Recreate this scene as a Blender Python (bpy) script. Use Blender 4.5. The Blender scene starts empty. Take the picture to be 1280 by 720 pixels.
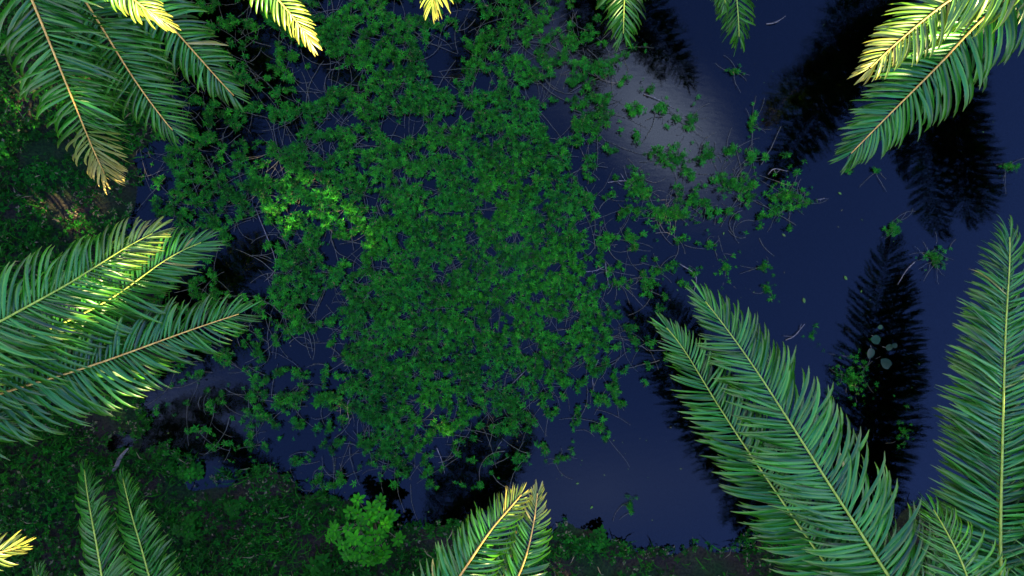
import bpy, math, random
import numpy as np
from mathutils import Vector, Matrix, noise

rnd = random.Random(7)
sc = bpy.context.scene
COL = sc.collection
R = math.radians

# ------------------------------------------------------------------ camera
H = 12.0
TILT = R(-2.7)
F = 853.3
cam_d = bpy.data.cameras.new("camera")
cam = bpy.data.objects.new("camera", cam_d)
COL.objects.link(cam)
cam_d.lens = 24.0
cam_d.sensor_width = 36.0
cam_d.clip_end = 3000
cam_d.clip_start = 0.1
cam.location = (0, 0, H)
cam.rotation_euler = (TILT, 0, 0)
sc.camera = cam

# ------------------------------------------------------------------ world and sun
SUN_EL = R(25)
SUN_AZ = math.atan2(-0.80, 0.60)            # direction towards the sun, seen from above
SUN_DIR = Vector((math.cos(SUN_AZ) * math.cos(SUN_EL), math.sin(SUN_AZ) * math.cos(SUN_EL), math.sin(SUN_EL)))
world = bpy.data.worlds.new("World")
sc.world = world
world.use_nodes = True
wn, wl = world.node_tree.nodes, world.node_tree.links
wn.clear()
out = wn.new('ShaderNodeOutputWorld')
bg = wn.new('ShaderNodeBackground')
bg.inputs['Strength'].default_value = 0.10
sky = wn.new('ShaderNodeTexSky')
sky.sky_type = 'NISHITA'
sky.sun_disc = False
sky.sun_elevation = SUN_EL
sky.sun_rotation = math.pi / 2 - SUN_AZ
sky.air_density = 1.0
sky.dust_density = 0.3
sky.ozone_density = 3.0
SKY_TINT = (0.53, 0.66, 1.28, 1)
tint = wn.new('ShaderNodeMix'); tint.data_type = 'RGBA'; tint.blend_type = 'MULTIPLY'
tint.inputs[0].default_value = 1.0
tint.inputs[7].default_value = SKY_TINT
wl.new(sky.outputs[0], tint.inputs[6])
# a thin evening cloud, laid out on the dome by direction
tc = wn.new('ShaderNodeTexCoord')
sep = wn.new('ShaderNodeSeparateXYZ'); wl.new(tc.outputs['Generated'], sep.inputs[0])
def wmath(op, a, b=None, clamp=False):
    n = wn.new('ShaderNodeMath'); n.operation = op; n.use_clamp = clamp
    for i, v in enumerate((a, b)):
        if v is None: continue
        if isinstance(v, (int, float)): n.inputs[i].default_value = v
        else: wl.new(v, n.inputs[i])
    return n.outputs[0]
zz = wmath('MAXIMUM', sep.outputs[2], 0.05)
uu = wmath('DIVIDE', sep.outputs[0], zz)
vv = wmath('DIVIDE', sep.outputs[1], zz)
comb = wn.new('ShaderNodeCombineXYZ'); wl.new(uu, comb.inputs[0]); wl.new(vv, comb.inputs[1])
nz = wn.new('ShaderNodeTexNoise'); nz.inputs['Scale'].default_value = 4.0; nz.inputs['Detail'].default_value = 6
wl.new(comb.outputs[0], nz.inputs['Vector'])
def cloud(cx, cy, ang, ra, rb, gain):
    ca, sa = math.cos(ang), math.sin(ang)
    du = wmath('SUBTRACT', uu, cx); dv = wmath('SUBTRACT', vv, cy)
    p = wmath('DIVIDE', wmath('ADD', wmath('MULTIPLY', du, ca), wmath('MULTIPLY', dv, sa)), ra)
    q = wmath('DIVIDE', wmath('SUBTRACT', wmath('MULTIPLY', dv, ca), wmath('MULTIPLY', du, sa)), rb)
    r2 = wmath('ADD', wmath('MULTIPLY', p, p), wmath('MULTIPLY', q, q))
    m = wmath('SUBTRACT', 1.0, wmath('SQRT', r2))
    m = wmath('ADD', m, wmath('MULTIPLY', wmath('SUBTRACT', nz.outputs[0], 0.5), 0.9))
    m = wmath('MULTIPLY', m, 1.0, True)
    return wmath('MULTIPLY', wmath('MULTIPLY', m, m), gain)
cm = cloud(0.215, 0.190, R(-52), 0.22, 0.115, 1.6)
cm = wmath('ADD', cm, cloud(0.08, 0.29, R(-40), 0.22, 0.13, 0.30))
cm = wmath('ADD', cm, cloud(-0.5, -0.25, R(20), 0.22, 0.10, 0.5))
cm = wmath('ADD', cm, cloud(0.12, -0.36, R(5), 0.40, 0.16, 0.16))
cm = wmath('ADD', cm, cloud(2.2, 1.0, R(30), 1.2, 0.5, 0.8))
cm = wmath('ADD', cm, cloud(-2.0, 1.6, R(-30), 1.2, 0.6, 0.8))
# unseen broken cloud away from the zenith, added to make ambient light less blue
rad = wmath('SQRT', wmath('ADD', wmath('MULTIPLY', uu, uu), wmath('MULTIPLY', vv, vv)))
low = wmath('MULTIPLY', wmath('SUBTRACT', rad, 0.85), 1.6, True)
nz2 = wn.new('ShaderNodeTexNoise'); nz2.inputs['Scale'].default_value = 3.0; nz2.inputs['Detail'].default_value = 5
wl.new(tc.outputs['Generated'], nz2.inputs['Vector'])
lowc = wmath('MULTIPLY', low, wmath('MULTIPLY', wmath('SUBTRACT', nz2.outputs[0], 0.38), 4.0, True))
cm = wmath('MINIMUM', cm, 1.0)
mixc = wn.new('ShaderNodeMix'); mixc.data_type = 'RGBA'
wl.new(cm, mixc.inputs[0]); wl.new(tint.outputs[2], mixc.inputs[6])
CLOUD = (3.9, 4.9, 7.4, 1)
mixc.inputs[7].default_value = CLOUD
mixd = wn.new('ShaderNodeMix'); mixd.data_type = 'RGBA'
wl.new(lowc, mixd.inputs[0]); wl.new(mixc.outputs[2], mixd.inputs[6]); mixd.inputs[7].default_value = (5.2, 4.7, 2.6, 1)
wl.new(mixd.outputs[2], bg.inputs['Color'])
wl.new(bg.outputs[0], out.inputs['Surface'])

sun_d = bpy.data.lights.new("sun", 'SUN')
sun_d.energy = 5.0
sun_d.angle = R(0.5)
sun_d.color = (1.0, 0.74, 0.40)
sun = bpy.data.objects.new("sun", sun_d)
COL.objects.link(sun)
sun.rotation_euler = (-SUN_DIR).to_track_quat('-Z', 'Y').to_euler()
sun.location = SUN_DIR * 60

sc.view_settings.view_transform = 'Standard'
sc.view_settings.look = 'None'
sc.view_settings.gamma = 1
sc.view_settings.exposure = 3.4

# ------------------------------------------------------------------ helpers
CR = Matrix.Rotation(TILT, 3, 'X')
def W(px, py, z=0.0):
    d = CR @ Vector(((px - 640) / F, (360 - py) / F, -1))
    t = (H - z) / -d.z
    return Vector((d.x * t, d.y * t, z))

def tag(o, label=None, cat=None, group=None, kind=None):
    if label: o['label'] = label
    if cat: o['category'] = cat
    if group: o['group'] = group
    if kind: o['kind'] = kind
    return o

def empty(name, loc=(0, 0, 0)):
    o = bpy.data.objects.new(name, None)
    o.empty_display_size = 0.2
    o.location = loc
    COL.objects.link(o)
    return o

class MB:
    """collects vertices, faces and a per vertex colour into one mesh"""
    def __init__(s): s.v = []; s.f = []; s.c = []; s.m = []
    def add(s, vs, fs, cs, mi=0):
        b = len(s.v)
        s.v.extend(vs); s.c.extend(cs)
        for f in fs: s.f.append(tuple(i + b for i in f)); s.m.append(mi)
    def build(s, name, mats, parent=None, smooth=True, origin=(0, 0, 0)):
        o3 = Vector(origin)
        me = bpy.data.meshes.new(name)
        me.from_pydata([tuple(Vector(p) - o3) for p in s.v], [], s.f)
        if not isinstance(mats, (list, tuple)): mats = [mats]
        for m in mats: me.materials.append(m)
        if len(mats) > 1: me.polygons.foreach_set('material_index', s.m)
        at = me.color_attributes.new('tint', 'FLOAT_COLOR', 'POINT')
        at.data.foreach_set('color', np.array([(c[0], c[1], c[2], 1.0) for c in s.c], dtype=np.float32).ravel())
        me.polygons.foreach_set('use_smooth', [smooth] * len(me.polygons))
        me.update()
        o = bpy.data.objects.new(name, me)
        COL.objects.link(o)
        if parent:
            o.parent = parent
            o.location = o3
        else:
            o.location = o3
        return o

def tube(mb, pts, rads, seg=6, col=(0.5, 0.5, 0), mi=0, cap=True):
    pts = [Vector(p) for p in pts]
    vs, fs, cs = [], [], []
    n = len(pts)
    for i, p in enumerate(pts):
        t = (pts[min(i + 1, n - 1)] - pts[max(i - 1, 0)])
        t = t.normalized() if t.length > 1e-9 else Vector((0, 0, 1))
        ref = Vector((0, 0, 1)) if abs(t.z) < 0.9 else Vector((1, 0, 0))
        a = t.cross(ref).normalized(); b = t.cross(a)
        for k in range(seg):
            an = 2 * math.pi * k / seg
            vs.append(p + (a * math.cos(an) + b * math.sin(an)) * rads[i])
            cs.append((col[0], col[1], i / max(1, n - 1)))
    for i in range(n - 1):
        for k in range(seg):
            k2 = (k + 1) % seg
            fs.append((i * seg + k, i * seg + k2, (i + 1) * seg + k2, (i + 1) * seg + k))
    if cap:
        fs.append(tuple(range(seg - 1, -1, -1)))
        fs.append(tuple((n - 1) * seg + k for k in range(seg)))
    mb.add(vs, fs, cs, mi)

def spline(P, n):
    """Catmull-Rom through P, resampled to n points evenly by length"""
    P = [Vector(p) for p in P]
    Q = [P[0] * 2 - P[1]] + P + [P[-1] * 2 - P[-2]]
    den = []
    for i in range(1, len(Q) - 2):
        for k in range(24):
            t = k / 24
            p0, p1, p2, p3 = Q[i - 1], Q[i], Q[i + 1], Q[i + 2]
            den.append(0.5 * ((2 * p1) + (p2 - p0) * t + (2 * p0 - 5 * p1 + 4 * p2 - p3) * t * t + (3 * p1 - p0 - 3 * p2 + p3) * t ** 3))
    den.append(P[-1])
    L = [0]
    for a, b in zip(den, den[1:]): L.append(L[-1] + (b - a).length)
    outp, j = [], 0
    for i in range(n):
        s = L[-1] * i / (n - 1)
        while j < len(L) - 2 and L[j + 1] < s: j += 1
        u = (s - L[j]) / max(1e-9, L[j + 1] - L[j])
        outp.append(den[j].lerp(den[j + 1], min(1, u)))
    return outp, L[-1]

# ------------------------------------------------------------------ materials
def leaf_mat(name, dark, light, dry=(0.30, 0.22, 0.06), rough=0.4, transl=0.15, spec=0.5, nscale=6.0, tcol=None):
    """tint.r drives dark->light, tint.g is a per leaf brightness, tint.b how dry"""
    m = bpy.data.materials.new(name); m.use_nodes = True
    n, l = m.node_tree.nodes, m.node_tree.links
    n.clear()
    o = n.new('ShaderNodeOutputMaterial')
    a = n.new('ShaderNodeAttribute'); a.attribute_name = 'tint'
    s = n.new('ShaderNodeSeparateColor'); l.new(a.outputs['Color'], s.inputs[0])
    mx = n.new('ShaderNodeMix'); mx.data_type = 'RGBA'
    mx.inputs[6].default_value = (*dark, 1); mx.inputs[7].default_value = (*light, 1)
    l.new(s.outputs[0], mx.inputs[0])
    g = n.new('ShaderNodeTexNoise'); g.inputs['Scale'].default_value = nscale; g.inputs['Detail'].default_value = 3
    ge = n.new('ShaderNodeNewGeometry'); l.new(ge.outputs['Position'], g.inputs['Vector'])
    br = n.new('ShaderNodeMath'); br.operation = 'MULTIPLY_ADD'
    l.new(s.outputs[1], br.inputs[0]); br.inputs[1].default_value = 1.1; 
    ad = n.new('ShaderNodeMath'); ad.operation = 'MULTIPLY_ADD'
    l.new(g.outputs[0], ad.inputs[0]); ad.inputs[1].default_value = 0.8; ad.inputs[2].default_value = -0.08
    l.new(ad.outputs[0], br.inputs[2])
    sc_ = n.new('ShaderNodeMix'); sc_.data_type = 'RGBA'; sc_.blend_type = 'MULTIPLY'; sc_.inputs[0].default_value = 1
    l.new(mx.outputs[2], sc_.inputs[6])
    cc = n.new('ShaderNodeCombineColor')
    for i in range(3): l.new(br.outputs[0], cc.inputs[i])
    l.new(cc.outputs[0], sc_.inputs[7])
    dr = n.new('ShaderNodeMix'); dr.data_type = 'RGBA'; dr.inputs[7].default_value = (*dry, 1)
    l.new(s.outputs[2], dr.inputs[0]); l.new(sc_.outputs[2], dr.inputs[6])
    p = n.new('ShaderNodeBsdfPrincipled')
    p.inputs['Roughness'].default_value = rough
    p.inputs['Specular IOR Level'].default_value = spec
    l.new(dr.outputs[2], p.inputs['Base Color'])
    if transl > 0:
        t = n.new('ShaderNodeBsdfTranslucent')
        tm = n.new('ShaderNodeMix'); tm.data_type = 'RGBA'; tm.blend_type = 'MULTIPLY'; tm.inputs[0].default_value = 1
        l.new(dr.outputs[2], tm.inputs[6]); tm.inputs[7].default_value = (*(tcol or (1.6, 1.6, 0.5)), 1)
        l.new(tm.outputs[2], t.inputs['Color'])
        ms = n.new('ShaderNodeMixShader'); ms.inputs[0].default_value = transl
        l.new(p.outputs[0], ms.inputs[1]); l.new(t.outputs[0], ms.inputs[2])
        l.new(ms.outputs[0], o.inputs['Surface'])
    else:
        l.new(p.outputs[0], o.inputs['Surface'])
    return m

def noise_mat(name, c1, c2, scale=5.0, rough=0.8, bump=0.3, detail=8, spec=0.3):
    m = bpy.data.materials.new(name); m.use_nodes = True
    n, l = m.node_tree.nodes, m.node_tree.links
    p = n['Principled BSDF']
    ge = n.new('ShaderNodeNewGeometry')
    g = n.new('ShaderNodeTexNoise'); g.inputs['Scale'].default_value = scale; g.inputs['Detail'].default_value = detail
    l.new(ge.outputs['Position'], g.inputs['Vector'])
    r = n.new('ShaderNodeValToRGB')
    r.color_ramp.elements[0].position = 0.35; r.color_ramp.elements[0].color = (*c1, 1)
    r.color_ramp.elements[1].position = 0.65; r.color_ramp.elements[1].color = (*c2, 1)
    l.new(g.outputs[0], r.inputs[0]); l.new(r.outputs[0], p.inputs['Base Color'])
    p.inputs['Roughness'].default_value = rough
    p.inputs['Specular IOR Level'].default_value = spec
    if bump:
        b = n.new('ShaderNodeBump'); b.inputs['Strength'].default_value = bump; b.inputs['Distance'].default_value = 0.03
        l.new(g.outputs[0], b.inputs['Height']); l.new(b.outputs[0], p.inputs['Normal'])
    return m

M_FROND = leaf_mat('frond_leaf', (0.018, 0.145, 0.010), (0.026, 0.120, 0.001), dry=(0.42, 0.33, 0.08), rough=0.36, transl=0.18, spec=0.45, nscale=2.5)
M_RACH_O = noise_mat('rachis_orange', (0.42, 0.22, 0.035), (0.60, 0.36, 0.07), 12, 0.45, 0.1, spec=0.3)
M_RACH_G = noise_mat('rachis_green', (0.18, 0.25, 0.02), (0.28, 0.36, 0.04), 12, 0.45, 0.1, spec=0.3)
M_TRUNK = noise_mat('palm_trunk', (0.10, 0.075, 0.05), (0.22, 0.18, 0.13), 9, 0.9, 0.6)
M_WEED = leaf_mat('weed_leaf', (0.005, 0.095, 0.009), (0.024, 0.200, 0.005), dry=(0.13, 0.10, 0.04), rough=0.55, transl=0.12, spec=0.05, nscale=2.2)
M_STEM = noise_mat('weed_stem', (0.040, 0.045, 0.022), (0.10, 0.085, 0.055), 20, 0.6, 0.0)
M_COVER = leaf_mat('cover_leaf', (0.003, 0.058, 0.003), (0.010, 0.095, 0.003), dry=(0.11, 0.09, 0.05), rough=0.6, transl=0.08, spec=0.05, nscale=0.9)
M_GRASS = leaf_mat('grass_blade', (0.003, 0.050, 0.003), (0.011, 0.085, 0.003), dry=(0.12, 0.10, 0.05), rough=0.6, transl=0.08, spec=0.05, nscale=0.7)
M_SHRUB = leaf_mat('shrub_leaf', (0.005, 0.095, 0.001), (0.030, 0.22, 0.001), rough=0.5, transl=0.12, spec=0.08, nscale=4)
M_BROAD = leaf_mat('broad_leaf', (0.008, 0.034, 0.012), (0.014, 0.055, 0.016), rough=0.5, transl=0.1, spec=0.25, nscale=4)
M_TREE = leaf_mat('tree_leaf', (0.02, 0.06, 0.012), (0.05, 0.11, 0.02), rough=0.6, transl=0.0, nscale=1)
M_BARK = noise_mat('tree_bark', (0.07, 0.05, 0.035), (0.16, 0.13, 0.10), 6, 0.9, 0.6)
M_WOOD = noise_mat('dead_wood', (0.035, 0.03, 0.024), (0.11, 0.095, 0.08), 14, 0.8, 0.4)
M_TWIG = noise_mat('twig_bark', (0.07, 0.06, 0.05), (0.20, 0.17, 0.14), 25, 0.7, 0.0)

# ground: damp soil and litter, greener where moss grows
mg = bpy.data.materials.new('bank_soil'); mg.use_nodes = True
n, l = mg.node_tree.nodes, mg.node_tree.links
p = n['Principled BSDF']; ge = n.new('ShaderNodeNewGeometry')
t1 = n.new('ShaderNodeTexNoise'); t1.inputs['Scale'].default_value = 0.9; t1.inputs['Detail'].default_value = 5
t2 = n.new('ShaderNodeTexNoise'); t2.inputs['Scale'].default_value = 22; t2.inputs['Detail'].default_value = 6
for t in (t1, t2): l.new(ge.outputs['Position'], t.inputs['Vector'])
r1 = n.new('ShaderNodeValToRGB'); r1.color_ramp.elements[0].position = 0.42; r1.color_ramp.elements[1].position = 0.6
r1.color_ramp.elements[0].color = (0.017, 0.013, 0.009, 1); r1.color_ramp.elements[1].color = (0.004, 0.020, 0.003, 1)
r2 = n.new('ShaderNodeValToRGB'); r2.color_ramp.elements[0].position = 0.3; r2.color_ramp.elements[1].position = 0.75
r2.color_ramp.elements[0].color = (0.35, 0.35, 0.35, 1); r2.color_ramp.elements[1].color = (1.6, 1.5, 1.4, 1)
mm = n.new('ShaderNodeMix'); mm.data_type = 'RGBA'; mm.blend_type = 'MULTIPLY'; mm.inputs[0].default_value = 1
l.new(t1.outputs[0], r1.inputs[0]); l.new(t2.outputs[0], r2.inputs[0])
l.new(r1.outputs[0], mm.inputs[6]); l.new(r2.outputs[0], mm.inputs[7]); l.new(mm.outputs[2], p.inputs['Base Color'])
p.inputs['Roughness'].default_value = 0.9; p.inputs['Specular IOR Level'].default_value = 0.15
bp = n.new('ShaderNodeBump'); bp.inputs['Strength'].default_value = 0.7; bp.inputs['Distance'].default_value = 0.05
l.new(t2.outputs[0], bp.inputs['Height']); l.new(bp.outputs[0], p.inputs['Normal'])
M_GROUND = mg

# water: dark tea-coloured pond, mirror reflection by Fresnel over a tinted clear body
mw = bpy.data.materials.new('pond_water'); mw.use_nodes = True
n, l = mw.node_tree.nodes, mw.node_tree.links
n.clear()
o = n.new('ShaderNodeOutputMaterial'); ge = n.new('ShaderNodeNewGeometry')
mp = n.new('ShaderNodeMapping'); mp.inputs['Scale'].default_value = (1, 2.2, 1); l.new(ge.outputs['Position'], mp.inputs[0])
tn = n.new('ShaderNodeTexNoise'); tn.inputs['Scale'].default_value = 5; tn.inputs['Detail'].default_value = 3
l.new(mp.outputs[0], tn.inputs['Vector'])
b = n.new('ShaderNodeBump'); b.inputs['Strength'].default_value = 0.25; b.inputs['Distance'].default_value = 0.0025
l.new(tn.outputs[0], b.inputs['Height'])
fr = n.new('ShaderNodeFresnel'); fr.inputs['IOR'].default_value = 1.34; l.new(b.outputs[0], fr.inputs['Normal'])
gl = n.new('ShaderNodeBsdfGlossy'); gl.inputs['Roughness'].default_value = 0.065; l.new(b.outputs[0], gl.inputs['Normal'])
tr = n.new('ShaderNodeBsdfTransparent'); tr.inputs['Color'].default_value = (0.13, 0.14, 0.09, 1)
ms = n.new('ShaderNodeMixShader'); l.new(fr.outputs[0], ms.inputs[0]); l.new(tr.outputs[0], ms.inputs[1]); l.new(gl.outputs[0], ms.inputs[2])
l.new(ms.outputs[0], o.inputs['Surface'])
M_WATER = mw

# ------------------------------------------------------------------ terrain and pond
shore_px = [(185, -120), (205, 0), (215, 90), (180, 170), (160, 240), (150, 300), (190, 380), (215, 450), (165, 505), (150, 555),
            (190, 575), (265, 590), (330, 606), (400, 625), (440, 655), (530, 660), (600, 665), (690, 672), (760, 684), (850, 692),
            (905, 680), (960, 655), (1050, 668), (1150, 655), (1230, 680), (1330, 660), (1420, 520), (1450, 250), (1400, 40),
            (1250, -110), (1000, -150), (700, -130), (400, -170)]
shore = np.array([(W(x, y).x, W(x, y).y) for x, y in shore_px])
def sdist(X, Y):
    """signed distance to the shoreline, positive in the pond"""
    X = np.atleast_1d(np.asarray(X, float)); Y = np.atleast_1d(np.asarray(Y, float))
    best = np.full(X.shape, 1e9); inside = np.zeros(X.shape, bool)
    m = len(shore)
    for i in range(m):
        ax, ay = shore[i]; bx, by = shore[(i + 1) % m]
        dx, dy = bx - ax, by - ay
        t = np.clip(((X - ax) * dx + (Y - ay) * dy) / (dx * dx + dy * dy), 0, 1)
        best = np.minimum(best, np.hypot(X - ax - t * dx, Y - ay - t * dy))
        c = ((ay > Y) != (by > Y)) & (X < (bx - ax) * (Y - ay) / (by - ay + 1e-12) + ax)
        inside ^= c
    wob = 0.16 * np.sin(X * 3.1 + 1.3 * np.sin(Y * 2.3)) + 0.12 * np.sin(Y * 4.7 + X * 1.9) + 0.06 * np.sin(X * 9.3 - Y * 7.1)
    return np.where(inside, best, -best) + wob
def ground_z(X, Y):
    d = sdist(X, Y)
    z = np.where(d > 0, -np.minimum(0.30 * d, 1.0), np.minimum(-0.22 * d, 0.45))
    X = np.atleast_1d(X); Y = np.atleast_1d(Y)
    z = z + 0.035 * np.sin(X * 1.7 + 2 * np.sin(Y)) * np.sin(Y * 1.3) + 0.012 * np.sin(X * 7) * np.sin(Y * 6.1)
    return z
def axis(lo, hi, step):
    a = list(np.arange(lo, hi + 1e-6, step)); s = step
    left, right = [lo], [hi]
    while right[-1] < 900: s *= 1.35; right.append(right[-1] + s); left.append(left[-1] - s)
    return np.array(left[:0:-1] + a + right[1:])
xs, ys = axis(-13, 14, 0.11), axis(-8, 9.5, 0.11)
GX, GY = np.meshgrid(xs, ys)
GZ = ground_z(GX.ravel(), GY.ravel())
me = bpy.data.meshes.new('ground')
nx, ny = len(xs), len(ys)
verts = np.stack([GX.ravel(), GY.ravel(), GZ], 1)
idx = np.arange(nx * ny).reshape(ny, nx)
faces = np.stack([idx[:-1, :-1].ravel(), idx[:-1, 1:].ravel(), idx[1:, 1:].ravel(), idx[1:, :-1].ravel()], 1)
me.from_pydata(verts.tolist(), [], faces.tolist())
me.polygons.foreach_set('use_smooth', [True] * len(me.polygons))
me.materials.append(M_GROUND)
gr = bpy.data.objects.new('ground', me); COL.objects.link(gr); tag(gr, 'dark damp soil bank sloping down into the pond', None, None, 'structure')

me = bpy.data.meshes.new('water')
x0, y0 = shore.min(0) - 1.2; x1, y1 = shore.max(0) + 1.2
me.from_pydata([(x0, y0, 0), (x1, y0, 0), (x1, y1, 0), (x0, y1, 0)], [], [(0, 1, 2, 3)])
me.materials.append(M_WATER)
wo = bpy.data.objects.new('water', me); COL.objects.link(wo); tag(wo, 'still dark blue pond water mirroring the sky and the fronds', None, None, 'structure')

# ------------------------------------------------------------------ palms
def frond(name_parent, P, Lmax=1.0, spacing=0.068, width=0.058, rach=M_RACH_G, roll=0.0, dry=0.0, dry_sun_tip=0.0, v=18, droop=0.55,
          a0=70, a1=50, rbase=0.032, seed=0, asym=0.0, start=0.10, light=0.0, under=0.9):
    """one pinnate frond along the points P (base first); returns the leaflet mesh with its rachis below it"""
    rn = random.Random(seed * 7919 + 13)
    pts, L = spline(P, 66)
    pts = pts[:-3]; L *= 62 / 65
    base = pts[0].copy()
    n = int(L / (spacing * 0.84))
    st, _ = spline(pts, n)
    mb = MB()
    ph = [rn.random() * 6.28 for _ in range(6)]
    bend_u = [R(5 * math.sin(i * .21 + ph[0]) + 4 * math.sin(i * .47 + ph[1])) for i in range(n)]
    bend_l = [R(5 * math.sin(i * .19 + ph[2]) + 4 * math.sin(i * .51 + ph[3])) for i in range(n)]
    for i in range(n):
        t = i / (n - 1)
        if t < start: continue
        u = (t - start) / (1 - start)
        T = (st[min(i + 1, n - 1)] - st[max(i - 1, 0)]).normalized()
        N = (Vector((0, 0, 1)) - T * T.z).normalized()
        B = T.cross(N)
        rr = roll
        N, B = N * math.cos(rr) + B * math.sin(rr), B * math.cos(rr) - N * math.sin(rr)
        prof = 1.06 * min(1.0, 0.50 + 2.6 * u) * (1 - 0.62 * max(0, (u - 0.50) / 0.50) ** 1.6)
        wp = min(1.0, 0.55 + 3 * u) * (1 - 0.45 * max(0, (u - 0.6) / 0.4) ** 1.5)
        for side, low in ((-1, 0), (1, 0), (-1, 1), (1, 1)):
            if low and rn.random() > under: continue
            ll = Lmax * prof * (rn.uniform(0.84, 1.07) if rn.random() > .05 else rn.uniform(.5, .85)) * (1 + asym * side)
            ang = R(a0 + (a1 - a0) * u ** 1.3 + rn.gauss(0, 4.0) - 34 * (max(0, u - 0.86) / 0.14) ** 1.6)
            va = R(v * (1 - 0.5 * u) + rn.gauss(0, 5))
            if low: va -= R(34 + rn.uniform(0, 18)); ang += R(rn.uniform(0, 12)); ll *= .9
            wlow = 1.1 if low else 1.0
            out_ = B * side
            ang += bend_u[i] if side > 0 else bend_l[i]
            d = (T * math.cos(ang) + (out_ * math.cos(va) + N * math.sin(va)) * math.sin(ang)).normalized()
            # surface normal of the blade, tilted towards the tip of the frond
            tilt = R((31 + rn.gauss(0, 13)) * (-.8 if low else 1))
            nn = (N - d * N.dot(d)).normalized()
            sidev = d.cross(nn)
            if sidev.dot(T) < 0: sidev = -sidev
            nn = (nn * math.cos(tilt) + sidev * math.sin(tilt)).normalized()
            segs = 7
            p = st[i] + out_ * 0.012 + T * (rn.random() * 0.03)
            dr = droop * rn.uniform(0.7, 1.35) * (1.0 if rn.random() > 0.06 else 2.0)
            bendf = rn.gauss(0.12, 0.22)
            w = 0.84 * wlow * width * wp * rn.uniform(0.85, 1.12)
            g = min(1.1, max(0, rn.gauss(0.52, 0.24)))
            dry_sun_l = dry + (rn.random() < 0.007) * rn.uniform(0.3, 0.9)
            dry_sun_t = dry_sun_tip * max(0, (u - 0.86) / 0.14) ** .7 if dry_sun_tip else 0
            vs, cs, fs = [], [], []
            for k in range(segs + 1):
                s = k / segs
                wd = w * (min(1, 0.40 + 3.0 * s)) * (1 - 0.93 * max(0, (s - 0.60) / 0.40) ** 2.2)
                cr = d.cross(nn).normalized()
                fold = 0.30 * wd
                vs += [p - cr * wd * 0.5, p - nn * fold, p + cr * wd * 0.5]
                dd = min(1, max(0, dry_sun_l + dry_sun_t * (0.55 + 0.7 * s) + max(0, (s - 0.88)) * 1.6 * (0.1 + g)))
                lt = min(1, max(0, light + 0.05 + 1.1 * s ** 2.4))  # outer leaflet colour deepened, painting in the shade of the drooping end
                for _ in range(3): cs.append((lt, g, dd))
                p = p + d * (ll / segs)
                d2 = (d + Vector((0, 0, -1)) * dr * (0.06 + 1.7 * s ** 2.2) + T * bendf * 0.12).normalized()
                nn = (nn - d2 * nn.dot(d2)).normalized()
                d = d2
            for k in range(segs):
                a = k * 3
                fs += [(a, a + 1, a + 4, a + 3), (a + 1, a + 2, a + 5, a + 4)]
            mb.add(vs, fs, cs)
    fo = mb.build('frond', M_FROND, name_parent, True, base)
    if name_parent: fo.location = base - name_parent.location
    rb = MB()
    m = len(pts)
    tube(rb, [q - base for q in pts], [rbase * (1.55 if k < 3 else 1.0) * (1 - 0.86 * (k / (m - 1)) ** 0.8) + 0.003 for k in range(m)], 7)
    ro = rb.build('rachis', rach, fo)
    return fo

def make_trunk(parent, h, r=0.22):
    mb = MB()
    zs = np.linspace(-0.35, h, 26)
    tube(mb, [(0.04 * math.sin(z * 1.1), 0.03 * math.sin(z * 1.7 + 1), z) for z in zs],
         [r * (1.35 - 0.35 * min(1, (z + .35) / 0.8)) * (1 + 0.05 * math.sin(k * 2.6)) for k, z in enumerate(zs)], 14)
    rn = random.Random(int(h * 1000))
    k = 0
    z = 0.3
    while z < h - 0.05:                         # old leaf bases in a spiral
        a = k * 2.399
        c = Vector((math.cos(a), math.sin(a), 0)); s = Vector((-c.y, c.x, 0))
        b0 = c * r * 0.92 + Vector((0, 0, z)); tp = c * (r + 0.10) + Vector((0, 0, z + 0.16))
        vs = [b0 - s * .07, b0 + s * .07, tp + s * .035, tp - s * .035,
              b0 - s * .07 - Vector((0, 0, .06)), b0 + s * .07 - Vector((0, 0, .06)), tp + s * .03 - c * -.03 - Vector((0, 0, .05)), tp - s * .03 - Vector((0, 0, .05))]
        mb.add(vs, [(0, 1, 2, 3), (5, 4, 7, 6), (1, 5, 6, 2), (4, 0, 3, 7), (3, 2, 6, 7)], [(0.5, 0.5, 0)] * 8)
        k += 1; z += 0.045
    return mb.build('trunk', M_TRUNK, parent, False)

PGROUP = 'palm trees standing around the pond'
NGEN = [0]
def palm(label, crown, fronds, fills, kw=None):
    """crown = (px, py, z); fronds = list of dicts with 'p' pixel/height points after the crown; fills = azimuths of fronds leaning away"""
    c = W(*crown)
    gz = float(ground_z(c.x, c.y)[0])
    root = empty('palm_tree', (c.x, c.y, gz))
    tag(root, label, 'palm tree', PGROUP)
    make_trunk(root, c.z - gz - 0.12)
    heart = Vector((c.x, c.y, c.z - 0.15))
    for i, fd in enumerate(fronds):
        fd = dict(fd); P = [W(*q) for q in fd.pop('p')]
        d = (P[0] - heart); d.z = 0; d.normalize()
        NGEN[0] += 1
        frond(root, [heart + d * 0.16, ] + P, seed=NGEN[0], **{**(kw or {}), **fd})
    proto = None
    for k, az in enumerate(fills):
        a = R(az)
        if proto is None:
            NGEN[0] += 1
            Lr = 5.2
            P = [heart, heart + Vector((0.9, 0, 0.55)), heart + Vector((2.4, 0, 0.85)), heart + Vector((4.0, 0.1, 0.25)), heart + Vector((5.0, 0.2, -0.75))]
            proto = frond(root, P, seed=NGEN[0], spacing=0.10, width=0.065)
            proto.location = heart - root.location
            fo = proto
            fo.rotation_euler = (0, 0, a)
        else:
            fo = proto.copy(); COL.objects.link(fo); fo.parent = root
            for ch in proto.children:
                cc = ch.copy(); COL.objects.link(cc); cc.parent = fo
            fo.rotation_euler = (0, 0.12 * math.sin(k * 2.1), a)
    return root

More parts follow.
